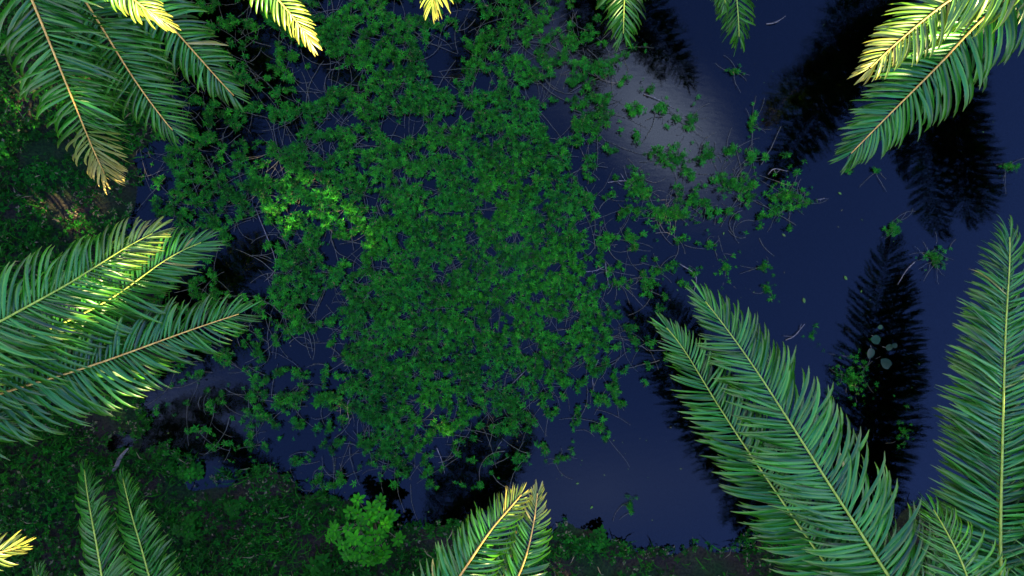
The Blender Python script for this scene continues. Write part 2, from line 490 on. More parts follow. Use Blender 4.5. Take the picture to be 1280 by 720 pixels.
O = dict(rach=M_RACH_O)
# top left
palm('palm leaning long dark fronds with orange midribs over the top left bank', (-150, -380, 2.9), [
    dict(p=[(-60, -230, 3.2), (0, -90, 3.1), (40, 0, 2.9), (85, 110, 2.4), (118, 190, 1.9), (142, 240, 1.5)], Lmax=1.0, width=.062, dry=0, dry_sun_tip=1.0, v=6, a0=80, a1=58),
    dict(p=[(-40, -230, 3.0), (40, -100, 2.8), (112, 10, 2.5), (165, 95, 2.1), (205, 150, 1.8), (234, 183, 1.55)], Lmax=.92, width=.06, v=4, a0=80, a1=58),
    dict(p=[(-30, -250, 2.7), (80, -115, 2.5), (185, 0, 2.2), (240, 62, 1.9), (285, 112, 1.65), (312, 138, 1.45)], Lmax=.75, v=8, a1=55),
    dict(p=[(-20, -260, 3.5), (60, -120, 3.6), (130, -40, 3.5), (168, 0, 3.35), (198, 22, 3.15), (226, 44, 2.9)], Lmax=.62, v=0, droop=1.1, light=.3, dry_sun_tip=.35),
    dict(p=[(30, -280, 2.8), (180, -140, 2.7), (290, -60, 2.5), (348, 0, 2.3), (380, 40, 2.0), (403, 76, 1.7)], Lmax=.62, light=.3, dry_sun_tip=.45, v=5),
    dict(p=[(-130, -220, 3.3), (-115, -100, 3.2), (-80, 20, 2.7), (-55, 110, 2.2)], Lmax=1.05, light=.3),
], [100, 150, 200, 235, 60], O)
# top
palm('palm hanging three pale green frond tips over the top edge of the pond', (800, -450, 2.9), [
    dict(p=[(797, -300, 3.1), (790, -150, 2.8), (783, -50, 2.3), (780, 10, 2.0), (779, 62, 1.7)], Lmax=.75, light=.25, v=8),
    dict(p=[(840, -300, 2.9), (890, -150, 2.5), (915, -50, 2.1), (922, 10, 1.7), (925, 66, 1.35)], Lmax=.75, light=.35, v=8),
    dict(p=[(825, -300, 3.2), (870, -160, 3.0), (898, -70, 2.5), (906, 0, 2.1), (905, 22, 1.9)], Lmax=.55, light=.45),
    dict(p=[(720, -330, 3.1), (620, -180, 2.9), (560, -80, 2.5), (543, -15, 2.2), (537, 28, 1.85)], Lmax=.75, light=.5, v=5, dry_sun_tip=.4),
], [30, 70, 110, 150], dict(rach=M_RACH_G))
# top right
palm('palm reaching two broad sunlit fronds in from the top right corner', (1520, -260, 3.0), [
    dict(p=[(1430, -170, 3.2), (1350, -90, 3.1), (1270, -40, 2.9), (1195, -5, 2.6), (1125, 50, 2.25), (1070, 102, 1.9)], Lmax=.78, width=.064, roll=R(-8), dry=.10, light=.1, dry_sun_tip=.3, rach=M_RACH_O),  # sunlit yellow partly painted in through this frond's dryness tint
    dict(p=[(1430, -160, 2.8), (1340, -70, 2.7), (1232, 20, 2.4), (1170, 85, 2.1), (1105, 150, 1.8), (1046, 210, 1.5)], Lmax=.92, width=.066, rach=M_RACH_O),
    dict(p=[(1510, -130, 3.1), (1470, 0, 2.9), (1420, 140, 2.4), (1375, 240, 2.0), (1350, 300, 1.6)], Lmax=.85, light=.2),
    dict(p=[(1500, -150, 2.8), (1430, -20, 2.5), (1350, 70, 2.2), (1310, 160, 1.9), (1300, 200, 1.7)], Lmax=.5, light=.2),
    dict(p=[(1530, -110, 2.8), (1500, 20, 2.6), (1450, 130, 2.2), (1420, 230, 1.9), (1405, 280, 1.7)], Lmax=.8),
    dict(p=[(1560, -100, 3.1), (1545, 50, 2.9), (1510, 160, 2.4), (1470, 260, 2.0)], Lmax=.9, light=.2),
    dict(p=[(1400, -180, 2.6), (1310, -70, 2.4), (1235, 0, 2.1), (1170, 50, 1.8), (1105, 105, 1.5)], Lmax=.6),
    dict(p=[(1400, -220, 3.3), (1330, -140, 3.2), (1262, -70, 2.9), (1225, -20, 2.6)], Lmax=.75, light=.4),
], [20, 60, 100], dict(rach=M_RACH_G))
# bottom right
palm('large palm spreading its fronds up from the bottom right corner', (1258, 960, 2.75), [
    dict(p=[(1205, 865, 2.75), (1112, 722, 2.7), (1030, 595, 2.5), (950, 470, 2.25), (900, 400, 2.05), (862, 353, 1.8)], Lmax=.99, spacing=.066, width=.060, a0=66, a1=48, roll=R(4), v=22),
    dict(p=[(1170, 850, 2.4), (1060, 740, 2.25), (960, 600, 2.05), (900, 510, 1.85), (850, 430, 1.65), (812, 388, 1.5)], Lmax=.80, spacing=.066, a0=66, a1=50, roll=R(-6)),
    dict(p=[(1259, 850, 2.6), (1251, 700, 2.3), (1253, 560, 2.05), (1257, 420, 1.85), (1262, 330, 1.7), (1262, 268, 1.55)], Lmax=.99, spacing=.066, a0=76, a1=52, v=10),
    dict(p=[(1255, 850, 2.2), (1247, 700, 1.95), (1248, 560, 1.7), (1252, 440, 1.5), (1254, 330, 1.35)], Lmax=.95, spacing=.07, a0=76),
    dict(p=[(1238, 860, 3.3), (1222, 780, 3.35), (1208, 718, 3.15), (1185, 668, 2.85), (1158, 622, 2.4)], Lmax=.78, spacing=.062, width=.042, v=26, light=.2),
    dict(p=[(1290, 880, 2.7), (1330, 740, 2.6), (1345, 600, 2.3), (1330, 470, 1.9)], Lmax=.9, spacing=.09),
    dict(p=[(1190, 900, 2.8), (1130, 840, 2.7), (1060, 790, 2.4), (1000, 770, 2.0)], Lmax=.8, spacing=.09),
], [-20, -60, -100, -140, 20], dict(rach=M_RACH_G))
# bottom centre
palm('palm pushing two curved frond tips up from the bottom edge centre', (440, 960, 3.2), [
    dict(p=[(490, 860, 3.5), (535, 780, 3.5), (575, 720, 3.35), (612, 665, 3.0), (640, 632, 2.7), (662, 606, 2.4)], Lmax=.62, spacing=.062, width=.050, light=.15, v=14, dry_sun_tip=.4),
    dict(p=[(530, 870, 3.2), (610, 790, 3.1), (650, 715, 2.9), (666, 660, 2.65), (674, 598, 2.3)], Lmax=.50, spacing=.062, width=.050, light=.25, dry_sun_tip=.5),
    dict(p=[(500, 880, 3.0), (580, 800, 2.8), (620, 740, 2.6), (640, 690, 2.4), (648, 650, 2.1)], Lmax=.42, spacing=.06, width=.05),
], [-130, -165], dict(rach=M_RACH_O))
# bottom left
palm('palm raising two slender deep green fronds at the bottom left', (235, 1110, 2.9), [
    dict(p=[(185, 960, 3.1), (140, 800, 2.9), (124, 700, 2.5), (110, 622, 2.1), (103, 566, 1.7)], Lmax=.56, spacing=.066, width=.05, a0=74, a1=40, v=8),
    dict(p=[(225, 960, 3.0), (205, 800, 2.7), (184, 712, 2.3), (163, 638, 1.95), (149, 578, 1.55)], Lmax=.58, spacing=.066, width=.05, a0=72, a1=40, v=8),
    dict(p=[(150, 1000, 2.6), (90, 880, 2.4), (58, 780, 2.0), (45, 700, 1.6)], Lmax=.6, spacing=.07, width=.046),
], [-20, -60, -100, -140, 170], dict(rach=M_RACH_G))
palm('palm poking one yellow sunlit frond tip in at the lower left edge', (-400, 800, 4.3), [
    dict(p=[(-300, 765, 4.6), (-180, 730, 4.7), (-70, 705, 4.5), (0, 690, 4.2), (44, 677, 3.8)], Lmax=.55, spacing=.062, width=.044, light=.3, dry_sun_tip=.45),
    dict(p=[(-290, 830, 4.5), (-180, 800, 4.4), (-80, 785, 4.1), (-10, 790, 3.6)], Lmax=.8, spacing=.07),
], [180, 140, 220, 260], dict(rach=M_RACH_O))
# left
palm('palm stretching three wide glossy fronds in from the left edge', (-400, 580, 2.9), [
    dict(p=[(-250, 520, 3.2), (-120, 470, 3.2), (0, 402, 2.95), (85, 355, 2.65), (160, 308, 2.25), (218, 278, 1.9)], Lmax=.95, spacing=.068, width=.058, v=10, a0=72, a1=50, light=.1, dry_sun_tip=.25),
    dict(p=[(-250, 530, 2.8), (-120, 490, 2.7), (20, 430, 2.45), (130, 378, 2.1), (215, 320, 1.8), (280, 292, 1.5)], Lmax=.98, spacing=.072, width=.058, v=6, a0=72, a1=50, light=.1),
    dict(p=[(-250, 560, 2.5), (-120, 528, 2.5), (0, 492, 2.35), (120, 455, 2.15), (240, 412, 1.85), (328, 383, 1.55)], Lmax=.98, spacing=.072, width=.056, v=4, a0=76, a1=54, light=.1, rach=M_RACH_O),
    dict(p=[(-260, 600, 2.9), (-150, 580, 2.7), (-60, 540, 2.4), (20, 520, 2.1)], Lmax=.9, spacing=.085, light=.2),
], [180, 140, 220, 100], dict(rach=M_RACH_G))

# ------------------------------------------------------------------ tall unseen trees added to shade the pond, crown gaps shaped for the sun
lit = [  # (px, py, z, radius) places to be sunlit, each cut as a gap in the crowns
    (198, 25, 3.1, .50), (165, 10, 3.2, .45), (225, 42, 2.9, .35), (140, 0, 3.2, .3), (365, 20, 2.1, .50), (392, 55, 1.8, .38), (335, 5, 2.3, .45),
    (540, 8, 1.9, .40), (780, 5, 2.0, .20),
    (1215, 15, 2.6, .55), (1170, 40, 2.4, .50), (1140, 55, 2.3, .35), (1110, 95, 2.1, .25), (1260, 0, 2.6, .5), (1105, 50, 2.2, .3),
    (625, 655, 2.8, .34), (628, 700, 3.0, .36), (642, 630, 2.6, .30), (606, 645, 2.8, .2), (650, 665, 2.75, .24), (600, 690, 3.1, .25), (664, 618, 2.4, .2), (640, 715, 3.0, .3),
    (125, 222, 1.6, .16), (172, 350, 2.05, .2), (135, 385, 2.15, .2), (205, 322, 1.9, .16), (100, 410, 2.3, .2),
    (1195, 675, 2.8, .26), (1205, 705, 3.0, .22),
    (20, 690, 4.0, .45), (5, 705, 4.1, .4),
    (150, 345, 2.3, .28), (110, 372, 2.4, .25), (185, 322, 2.1, .22), (210, 290, 1.9, .18), (80, 400, 2.2, .2), (172, 476, 1.8, .18), (215, 458, 1.7, .14), (140, 480, 1.95, .16), (185, 490, 1.7, .16),
    (1235, 480, 1.9, .08), (1232, 500, 1.9, .08), (100, 138, 2.3, .09), 
]
sd = SUN_DIR
eu = Vector((-math.sin(SUN_AZ), math.cos(SUN_AZ), 0))
ev = sd.cross(eu)
if ev.z < 0: ev = -ev
lituv = [(W(a, b, z).dot(eu), W(a, b, z).dot(ev), r) for a, b, z, r in lit]
rn = random.Random(31)
DT = 24.0
hor = Vector((math.cos(SUN_AZ), math.sin(SUN_AZ), 0))
tlabels = ['broad tree', 'tall tree', 'dense tree', 'old tree', 'spreading tree', 'leafy tree', 'outer tree']
tgroup = 'unseen tall trees added beyond the bottom right corner to shade the pond'
crowns = {}
u0, u1 = -13.0, 13.0
NT = 7
for k in range(31000):
    u = rn.uniform(u0, u1); vv_ = rn.uniform(-8.5, 7.5); depth = rn.gauss(0, 1.6)
    big = k < 17000
    ls = rn.uniform(0.22, 0.46) if big else rn.uniform(.07, .14)
    if not big:                                    # small leaf cards added to trim the sun gaps
        a, b, r = lituv[k % len(lituv)]
        u = a + rn.uniform(-1.3, 1.3) * (r + .35); vv_ = b + rn.uniform(-1.3, 1.3) * (r * .5 + .45)
    if any(((u - a) / (r + ls * .55)) ** 2 + ((vv_ - b) / (r * .62 + ls * .5)) ** 2 < 1 for a, b, r in lituv): continue
    if abs(u - u0) + abs(vv_) * 0.2 < 0: continue
    # point on the ray bundle at the tree line
    base = eu * u + ev * vv_
    tt = (DT + depth - base.dot(hor)) / sd.dot(hor)
    P = base + sd * tt
    if P.z < 0.3: continue
    ti = min(NT - 1, int((u - u0) / (u1 - u0) * NT))
    crowns.setdefault(ti, []).append((P, ls))
for ti, plist in crowns.items():
    uc = u0 + (ti + 0.5) * (u1 - u0) / NT
    b2 = eu * uc + hor * (DT + 0.5)
    root = empty('shade_tree', (b2.x, b2.y, 0.3))
    tag(root, 'unseen tall tree beyond the bottom right of the pond, crown shaped for its shade', 'tree', tgroup)
    mb = MB()
    for P in plist:
        s = P[1]
        a = Vector((rn.gauss(0, 1), rn.gauss(0, 1), rn.gauss(0, 1))); a = (a - sd * a.dot(sd) * 0.75).normalized()
        b_ = a.cross(sd + Vector((rn.gauss(0, .3), rn.gauss(0, .3), rn.gauss(0, .3)))).normalized()
        q = P[0] - root.location
        mb.add([q - a * s, q - b_ * s * .6, q + a * s, q + b_ * s * .6], [(0, 1, 2, 3)], [(rn.random(), rn.random(), 0)] * 4)
    mb.build('crown', M_TREE, root, False)
    tb = MB()
    hh = max(P[0].z for P in plist) * 0.85
    tube(tb, [(0, 0, -0.5), (0.05, 0, hh * .3), (-.1, .1, hh * .6), (0, 0, hh)], [.36, .28, .2, .07], 12)
    for q in range(9):
        z = hh * (0.3 + 0.065 * q); a = q * 2.4
        e = eu * math.cos(a) * 1.7 + hor * math.sin(a) * 1.2
        tube(tb, [(0, 0, z), tuple(e * .5 + Vector((0, 0, z + .5))), tuple(e + Vector((0, 0, z + 1.2)))], [.1, .06, .02], 6)
    tb.build('trunk', M_BARK, root)

# ------------------------------------------------------------------ leaves on the water
def leaf(mb, p, d, nrm, ln, wd, col, mi=0, curl=0.15, wide=0.45):
    side = d.cross(nrm).normalized()
    mid = p + d * ln * wide
    tip = p + d * ln - nrm * ln * curl
    mb.add([p, mid - side * wd * .5, mid - nrm * wd * .12, mid + side * wd * .5, tip], [(0, 1, 4, 2), (0, 2, 4, 3)], [col] * 5, mi)

def sprig(mb, c, r, rn, nl=9, wr=0.32, g=None, lt=None, layers=2, up=0.35, dryp=0.03, mi=0, tiltmax=0.35):
    ax = Vector((rn.gauss(0, tiltmax * .5), rn.gauss(0, tiltmax * .5), 1)).normalized()
    a1 = ax.cross(Vector((0, 1, 0.01))).normalized(); a2 = ax.cross(a1)
    g = rn.random() if g is None else g
    lt = rn.random() if lt is None else lt
    for ly in range(layers):
        rr = r * (1 - 0.38 * ly); ph = rn.random() * 6.28
        n_ = max(4, nl - 2 * ly)
        for k in range(n_):
            a = ph + 6.283 * k / n_ + rn.gauss(0, .18)
            rad = a1 * math.cos(a) + a2 * math.sin(a)
            el = up * (0.35 + 0.9 * ly) + rn.gauss(0, .13)
            d = (rad * math.cos(el) + ax * math.sin(el)).normalized()
            nn = (ax * math.cos(el) - rad * math.sin(el)).normalized()
            tw = rn.gauss(0, .25); nn = (nn + d.cross(nn) * tw).normalized()
            ln = rr * rn.uniform(.7, 1.15)
            dry = rn.uniform(.4, 1) if rn.random() < dryp else 0
            leaf(mb, c + ax * (ly * r * .30) + rad * r * .06, d, nn, ln, ln * wr * rn.uniform(.8, 1.2),
                 (min(1, max(0, lt + rn.gauss(0, .15) + .15 * ly)), min(1, max(0, g + rn.gauss(0, .12))), dry), mi)

def wander(rn, p, a, ln, steps=7, z=0.0, curv=.35):
    pts = [Vector((p.x, p.y, z))]
    c = rn.gauss(0, curv)
    for _ in range(steps):
        a += c + rn.gauss(0, curv * .5)
        q = pts[-1] + Vector((math.cos(a), math.sin(a), 0)) * ln / steps
        q.z = z + rn.gauss(0, .008)
        pts.append(q)
    return pts

# floating mat: soft ellipses in (px, py, rx, ry, strength), then holes
MAT = [(270, 70, 45, 60, .55), (290, 190, 85, 65, .62), (240, 250, 60, 45, .6), (350, 90, 45, 40, .75), (380, 170, 60, 55, .8), (330, 250, 80, 45, .75), (415, 45, 26, 30, .9),
       (455, 15, 42, 22, .7), (460, 70, 42, 32, .85), (520, 35, 40, 18, .7), (500, 100, 50, 45, .85), (440, 140, 60, 50, .85), (600, 75, 40, 40, .85), (645, 25, 55, 30, .7),
       (655, 78, 30, 26, .7), (700, 66, 30, 14, .6), (545, 150, 80, 50, .8), (630, 140, 60, 40, .8), (560, 215, 130, 60, .95), (440, 220, 90, 60, .85),
       (660, 200, 62, 60, .95), (690, 250, 48, 50, .85), (560, 290, 150, 70, 1.0), (450, 270, 80, 50, .8), (670, 310, 70, 60, 1.0), (600, 380, 130, 70, 1.0),
       (500, 360, 85, 70, .9), (500, 430, 80, 60, .95), (580, 460, 100, 55, 1.0), (690, 400, 62, 60, .95), (742, 415, 20, 52, .85), (680, 455, 50, 36, .7),
       (490, 490, 70, 45, .9), (430, 500, 55, 34, .6), (495, 545, 42, 50, .85), (560, 510, 50, 35, .6), (638, 508, 28, 34, .75), (378, 350, 42, 68, .85), (365, 400, 35, 25, .7),
       (272, 357, 22, 11, .7), (345, 500, 48, 26, .5), (420, 335, 36, 25, .5), (735, 150, 26, 34, .8), (748, 88, 20, 18, .7), (738, 325, 24, 12, .5), (455, 400, 46, 26, .8),
       (385, 290, 40, 30, .8), (320, 150, 50, 30, .55), (530, 575, 16, 22, .45), (610, 20, 40, 30, .6), (560, 5, 30, 10, .4), (365, 20, 40, 30, .6)]
HOLES = [(560, 72, 22, 33), (505, 158, 26, 14), (570, 142, 20, 9), (700, 155, 16, 20), (425, 313, 26, 14), (390, 95, 26, 28), (335, 165, 36, 16), (315, 292, 28, 18), (305, 335, 34, 30),
         (394, 388, 12, 14), (405, 185, 16, 10), (425, 150, 18, 10), (610, 100, 14, 12), (440, 98, 22, 10), (330, 80, 14, 30), (590, 25, 12, 20), (385, 440, 32, 22), (500, 215, 9, 8),
         (540, 240, 10, 8), (610, 262, 9, 12), (470, 250, 18, 9), (555, 335, 20, 8), (625, 400, 16, 10), (700, 405, 16, 10), (475, 330, 12, 9), (640, 470, 12, 12), (300, 120, 20, 12),
         (690, 110, 26, 12), (275, 165, 16, 9), (455, 180, 12, 7), (640, 300, 9, 6), (590, 300, 8, 10), (530, 390, 10, 6), (660, 435, 12, 8), (540, 470, 12, 8), (415, 380, 10, 16), (345, 215, 14, 7)]
def fld(px, py, arr, soft=.35):
    d = 0
    for e in arr:
        q = math.hypot((px - e[0]) / e[2], (py - e[1]) / e[3])
        if q < 1 + soft:
            s = e[4] if len(e) > 4 else 1
            d = max(d, s * min(1, (1 + soft - q) / (2 * soft)))
    return d
rn = random.Random(5)
mat = MB()
acc = []
MAT += [(480, 280, 300, 260, .36), (640, 90, 130, 100, .42), (880, 240, 130, 45, .20), (330, 180, 130, 130, .42), (400, 490, 120, 60, .36), (720, 480, 60, 60, .25)]
for k in range(185000):
    px, py = rn.uniform(190, 1010), rn.uniform(-40, 610)
    d = fld(px, py, MAT)
    if d <= 0: continue
    d -= 1.0 * fld(px, py, HOLES, .3)
    nv = noise.noise(Vector((px * .055, py * .055, 0))) + .85 * noise.noise(Vector((px * .11, py * .11, 7)))
    if min(d, .9) * 0.86 + nv * .95 < 0.37 + rn.random() * .15: continue
    if rn.random() > .55: continue
    acc.append((px, py, d, nv))
for px, py, d, nv in acc:
    c = W(px, py, rn.uniform(.01, .17))
    if sdist(c.x, c.y)[0] < -0.15: continue
    lt = .30 + .35 * noise.noise(Vector((px * .012, py * .012, 3))) + rn.gauss(0, .22)
    g = .46 + .35 * noise.noise(Vector((px * .03, py * .03, 9))) + rn.gauss(0, .30)
    sprig(mat, c, rn.choice((.026, .033, .042, .052, .068)) * rn.uniform(.8, 1.2), rn, nl=rn.choice((5, 6, 7)), wr=.27, tiltmax=1.0, g=min(1, max(.05, g)), lt=min(1, max(0, lt)))
for k in range(2600):
    e = acc[rn.randrange(len(acc))]
    p0 = W(e[0] + rn.gauss(0, 7), e[1] + rn.gauss(0, 7))
    if sdist(p0.x, p0.y)[0] < 0: continue
    pts = wander(rn, p0, rn.random() * 6.28, rn.uniform(.25, .9), z=rn.choice((.012, .03, .05, -.05)), curv=.13)
    r0 = rn.uniform(.003, .0065)
    tube(mat, pts, [r0 * (1 - .06 * i) for i in range(len(pts))], 4, mi=1, cap=False)
mo = mat.build('floating_weed', [M_WEED, M_STEM], None, True, tuple(W(540, 300, 0)))
tag(mo, 'broad tangled mat of green water weed floating across the pond centre', 'water weed', None, 'stuff')

CL = 'small clumps of water weed floating apart from the mat'
clumps = [  # px, py, rx, ry, number of sprigs, depth below surface, label
    (864, 150, 8, 26, 12, 0, 'narrow upright string of green weed in the grey cloud reflection'),
    (918, 89, 17, 7, 6, 0, 'tiny weed sprigs just below the third frond tip at the top edge'),
    (940, 152, 9, 20, 11, 0, 'dark weed strand at the left edge of the big black reflection, top right'),
    (843, 199, 27, 14, 26, 0, 'round weed clump left of a row of small ones under the cloud reflection'),
    (887, 196, 8, 9, 7, 0, 'smallest tuft between two weed clumps under the cloud reflection'),
    (915, 187, 11, 10, 9, 0, 'bright little weed tuft right of the cloud reflection'),
    (940, 198, 10, 13, 10, 0, 'weed tuft touching the foot of the big black reflection'),
    (917, 231, 24, 14, 26, 0, 'weed clump with loose brown stems at mid right'),
    (985, 246, 36, 18, 52, 0, 'wide weed raft at the right end of the broken chain'),
    (798, 235, 17, 28, 36, 0, 'tall leafy weed clump standing right of the main mat'),
    (838, 266, 48, 15, 48, 0, 'long low weed raft stretching right beneath the tall clump'),
    (880, 252, 17, 10, 9, 0, 'sparse weed sprigs bridging two rafts at mid right'),
    (888, 306, 8, 6, 5, 0, 'single star of weed in open blue water right of centre'),
    (908, 333, 15, 25, 14, -.05, 'half sunken dull weed column above the large right frond'),
    (956, 334, 9, 10, 8, 0, 'small weed tuft above a dark trailing one, right of centre'),
    (962, 362, 11, 19, 11, -.04, 'dark trailing weed right of the tip of the large right frond'),
    (822, 340, 20, 8, 9, 0, 'thin weed fringe beside the black reflection left of the right frond'),
    (772, 353, 13, 9, 8, 0, 'weed sprigs on a branching brown stem beside the main mat'),
    (1118, 286, 12, 11, 13, 0, 'weed tuft on the top of the tall black reflection at right'),
    (1169, 322, 21, 14, 22, 0, 'pale weed clump between two black reflections near the right frond'),
    (1262, 207, 12, 6, 8, 0, 'bright weed sprig in the black reflection at the right edge'),
    (1095, 213, 6, 5, 4, 0, 'lone weed leaf cluster under the tip of the top right frond'),
    (1013, 420, 11, 15, 8, -.06, 'faint sunken weed tuft right of the leaning twig'),
    (703, 573, 16, 7, 8, 0, 'little yellowish weed clump in open water above the bottom frond tips'),
    (788, 632, 7, 14, 6, -.02, 'dark weed strand near the bottom shore right of the frond tips'),
    (1066, 470, 34, 34, 60, -.05, 'murky sunken weed bed beside the tall black reflection'),
    (312, 545, 8, 34, 16, 0, 'vertical line of weed tufts by the black inlet at lower left'),
    (398, 600, 12, 14, 12, 0, 'weed tuft rising at the bank left of the round shrub'),
    (1130, 540, 20, 30, 10, -.03, 'scattered weed sprigs inside the lower part of the tall black reflection'),
    (1062, 215, 5, 5, 2, -.03, 'dim weed speck left of the top right frond tip'),
]
rn = random.Random(77)
for px, py, rx, ry, ns, dz, lab in clumps:
    c0 = W(px, py, 0)
    root = empty('water_weed', c0); tag(root, lab, 'water weed', CL)
    mb = MB(); sb = MB()
    for _ in range(int(ns * 3.2)):
        a = rn.random() * 6.28; q = abs(rn.gauss(0, .55))
        c = W(px + rx * q * math.cos(a), py + ry * q * math.sin(a), dz + rn.uniform(.01, .08)) - c0
        sprig(mb, c, rn.uniform(.028, .065), rn, nl=7, wr=.26, tiltmax=1.0, g=min(1, max(.1, rn.gauss(.5, .2))), lt=min(1, max(0, rn.gauss(.35, .25))))
        if rn.random() < .22:
            pts = wander(rn, c, rn.random() * 6.28, rn.uniform(.15, .5), z=c.z - .02, curv=.15)
            tube(sb, pts, [.004 * (1 - .06 * i) for i in range(len(pts))], 4, cap=False)
    if not sb.v:
        tube(sb, wander(rn, Vector((0, 0, 0)), 1.0, .3, z=.01), [.004] * 8, 4, cap=False)
    mb.build('leaves', M_WEED, root); sb.build('stem', M_STEM, root)

# ------------------------------------------------------------------ bank cover
def bank_points(rn, n, x0=-230, x1=1500, y0=-180, y1=880):
    X = np.array([rn.uniform(x0, x1) for _ in range(n)]); Y = np.array([rn.uniform(y0, y1) for _ in range(n)])
    PX = [W(a, b) for a, b in zip(X, Y)]
    wx = np.array([p.x for p in PX]); wy = np.array([p.y for p in PX])
    d = sdist(wx, wy); z = ground_z(wx, wy)
    return [(X[i], Y[i], wx[i], wy[i], d[i], z[i]) for i in range(n) if d[i] < 0.12 and (-30 < X[i] < 1310 and -30 < Y[i] < 750 or rn.random() < .4)]
MUD = [(90, 258, 24, 20), (160, 250, 35, 26), (205, 190, 24, 40), (140, 525, 30, 30), (880, 702, 70, 22), (1130, 655, 40, 34), (270, 608, 80, 12), (560, 672, 60, 9), (215, 420, 40, 60), (750, 705, 60, 10), (700, 655, 60, 10),
       (35, 265, 9, 14), (60, 120, 20, 30)]
rn = random.Random(19)
cov = MB()
for px, py, x, y, d, z in bank_points(rn, 118000):
    mud = fld(px, py, MUD, .5)
    nv = noise.noise(Vector((x * .9, y * .9, 0))) + .5 * noise.noise(Vector((x * 3, y * 3, 4)))
    if rn.random() < mud * .86 or nv < -.42 + rn.gauss(0, .1): continue
    if py > 690 and 700 < px < 1000 and rn.random() < .5: continue
    lt = .25 + .5 * noise.noise(Vector((x * .5, y * .5, 8))) + rn.gauss(0, .2)
    g = .45 + .5 * noise.noise(Vector((x * 1.3, y * 1.3, 2))) + rn.gauss(0, .2)
    r_ = rn.uniform(.03, .075) * (1.5 if rn.random() < .08 else 1)
    sprig(cov, Vector((x, y, z + rn.uniform(.01, .12) + .05 * max(0, nv))), r_, rn, nl=rn.choice((5, 6)), wr=.5, layers=1, up=.25,
          g=min(1, max(0, g)), lt=min(1, max(0, lt)), dryp=.05 + .3 * mud, tiltmax=.8)
co = cov.build('ground_cover', M_COVER, None, True, tuple(W(100, 640, 0)))
tag(co, 'dark low leafy creepers covering the banks on the left and bottom', 'ground cover', None, 'stuff')
gb = MB()
for px, py, x, y, d, z in bank_points(rn, 57000):
    mud = fld(px, py, MUD, .5)
    nv = noise.noise(Vector((x * .6 + 20, y * .6, 0)))
    if rn.random() < mud * .9 or nv < -.05 + rn.gauss(0, .12): continue
    a = rn.random() * 6.28; h = rn.uniform(.10, .28); w = rn.uniform(.006, .012)
    dx = Vector((math.cos(a), math.sin(a), 0)); sx = Vector((-dx.y, dx.x, 0))
    p0 = Vector((x, y, z)); p1 = p0 + Vector((0, 0, h * .6)) + dx * h * .35; p2 = p0 + Vector((0, 0, h * .75)) + dx * h * .95
    c = (rn.random() * .8, min(1, max(0, .45 + nv * .5 + rn.gauss(0, .18))), rn.random() < .04)
    gb.add([p0 - sx * w, p0 + sx * w, p1 + sx * w, p1 - sx * w, p2], [(0, 1, 2, 3), (3, 2, 4)], [c] * 5)
go = gb.build('grass', M_GRASS, None, True, tuple(W(60, 600, 0)))
tag(go, 'short dark grass growing between the creepers on the banks', 'grass', None, 'stuff')

# ------------------------------------------------------------------ shrub and broad leaved plants
def bigleaf(mb, p, d, nrm, ln, wd, col, curl=.25, round_=False):
    side = d.cross(nrm).normalized()
    prof = [0, .62, .95, 1.0, .72, 0.0] if not round_ else [.55, .92, 1.0, .95, .70, 0.12]
    vs, cs, fs = [], [], []
    for i, w in enumerate(prof):
        s = i / 5
        q = p + d * ln * s - nrm * ln * curl * s * s
        vs += [q - side * wd * .5 * w + nrm * wd * .08 * w, q, q + side * wd * .5 * w + nrm * wd * .08 * w]
        cs += [(col[0], col[1], 0)] * 3
    for i in range(5):
        a = i * 3
        fs += [(a, a + 1, a + 4, a + 3), (a + 1, a + 2, a + 5, a + 4)]
    mb.add(vs, fs, cs)
def bush(px, py, rpx, ns, leafm, h, ll, label, cat, name, seed, up=.5, wr=.5, nl=7, squash=.9, z0=None):
    rn = random.Random(seed)
    c = W(px, py, 0); c.z = float(ground_z(c.x, c.y)[0]) if z0 is None else z0
    root = empty(name, c); tag(root, label, cat)
    rr = rpx * (H - h * .6) / F
    mb = MB(); st = MB()
    for i in range(ns):
        q = math.sqrt((i + .5) / ns); a = i * 2.399 + rn.gauss(0, .2)
        k = q * rr * rn.uniform(.82, 1.08)
        top = Vector((k * math.cos(a), k * math.sin(a) * squash, h * math.sqrt(max(0.05, 1 - .85 * q * q)) * rn.uniform(.85, 1.1)))
        ax = Vector((top.x * .7, top.y * .7, h * .9)).normalized()
        a1 = ax.cross(Vector((0, 1, .1))).normalized(); a2 = ax.cross(a1)
        ph = rn.random() * 6.28; g = min(1, max(.1, rn.gauss(.5, .15)))
        for ly in range(2):
            for j in range(nl - ly * 3):
                b = ph + ly + 6.283 * j / (nl - ly * 3) + rn.gauss(0, .12)
                rad = a1 * math.cos(b) + a2 * math.sin(b); el = up * (.3 + .9 * ly) + rn.gauss(0, .12)
                d = rad * math.cos(el) + ax * math.sin(el); nn = ax * math.cos(el) - rad * math.sin(el)
                ln = ll * rn.uniform(.75, 1.15) * (1 - .3 * ly)
                bigleaf(mb, top + rad * .012, d, nn, ln, ln * wr, (min(1, max(0, rn.gauss(.35 + .3 * ly, .15))), g, 0))
        tube(st, [Vector((0, 0, -.05)), Vector((top.x * .45, top.y * .45, top.z * .45)), top], [.016, .010, .005], 5)
    mb.build('foliage', leafm, root); st.build('stem', M_STEM, root)
    return root
bush(467, 650, 50, 34, M_SHRUB, 1.0, .135, 'round bright green shrub with glossy oval leaves on the bottom bank', 'shrub', 'leafy_shrub', 3, wr=.46, nl=7)
bush(247, 652, 15, 7, M_COVER, .30, .12, 'low star shaped broadleaf plant on the bank left of the shrub', 'plant', 'bank_plant', 4)
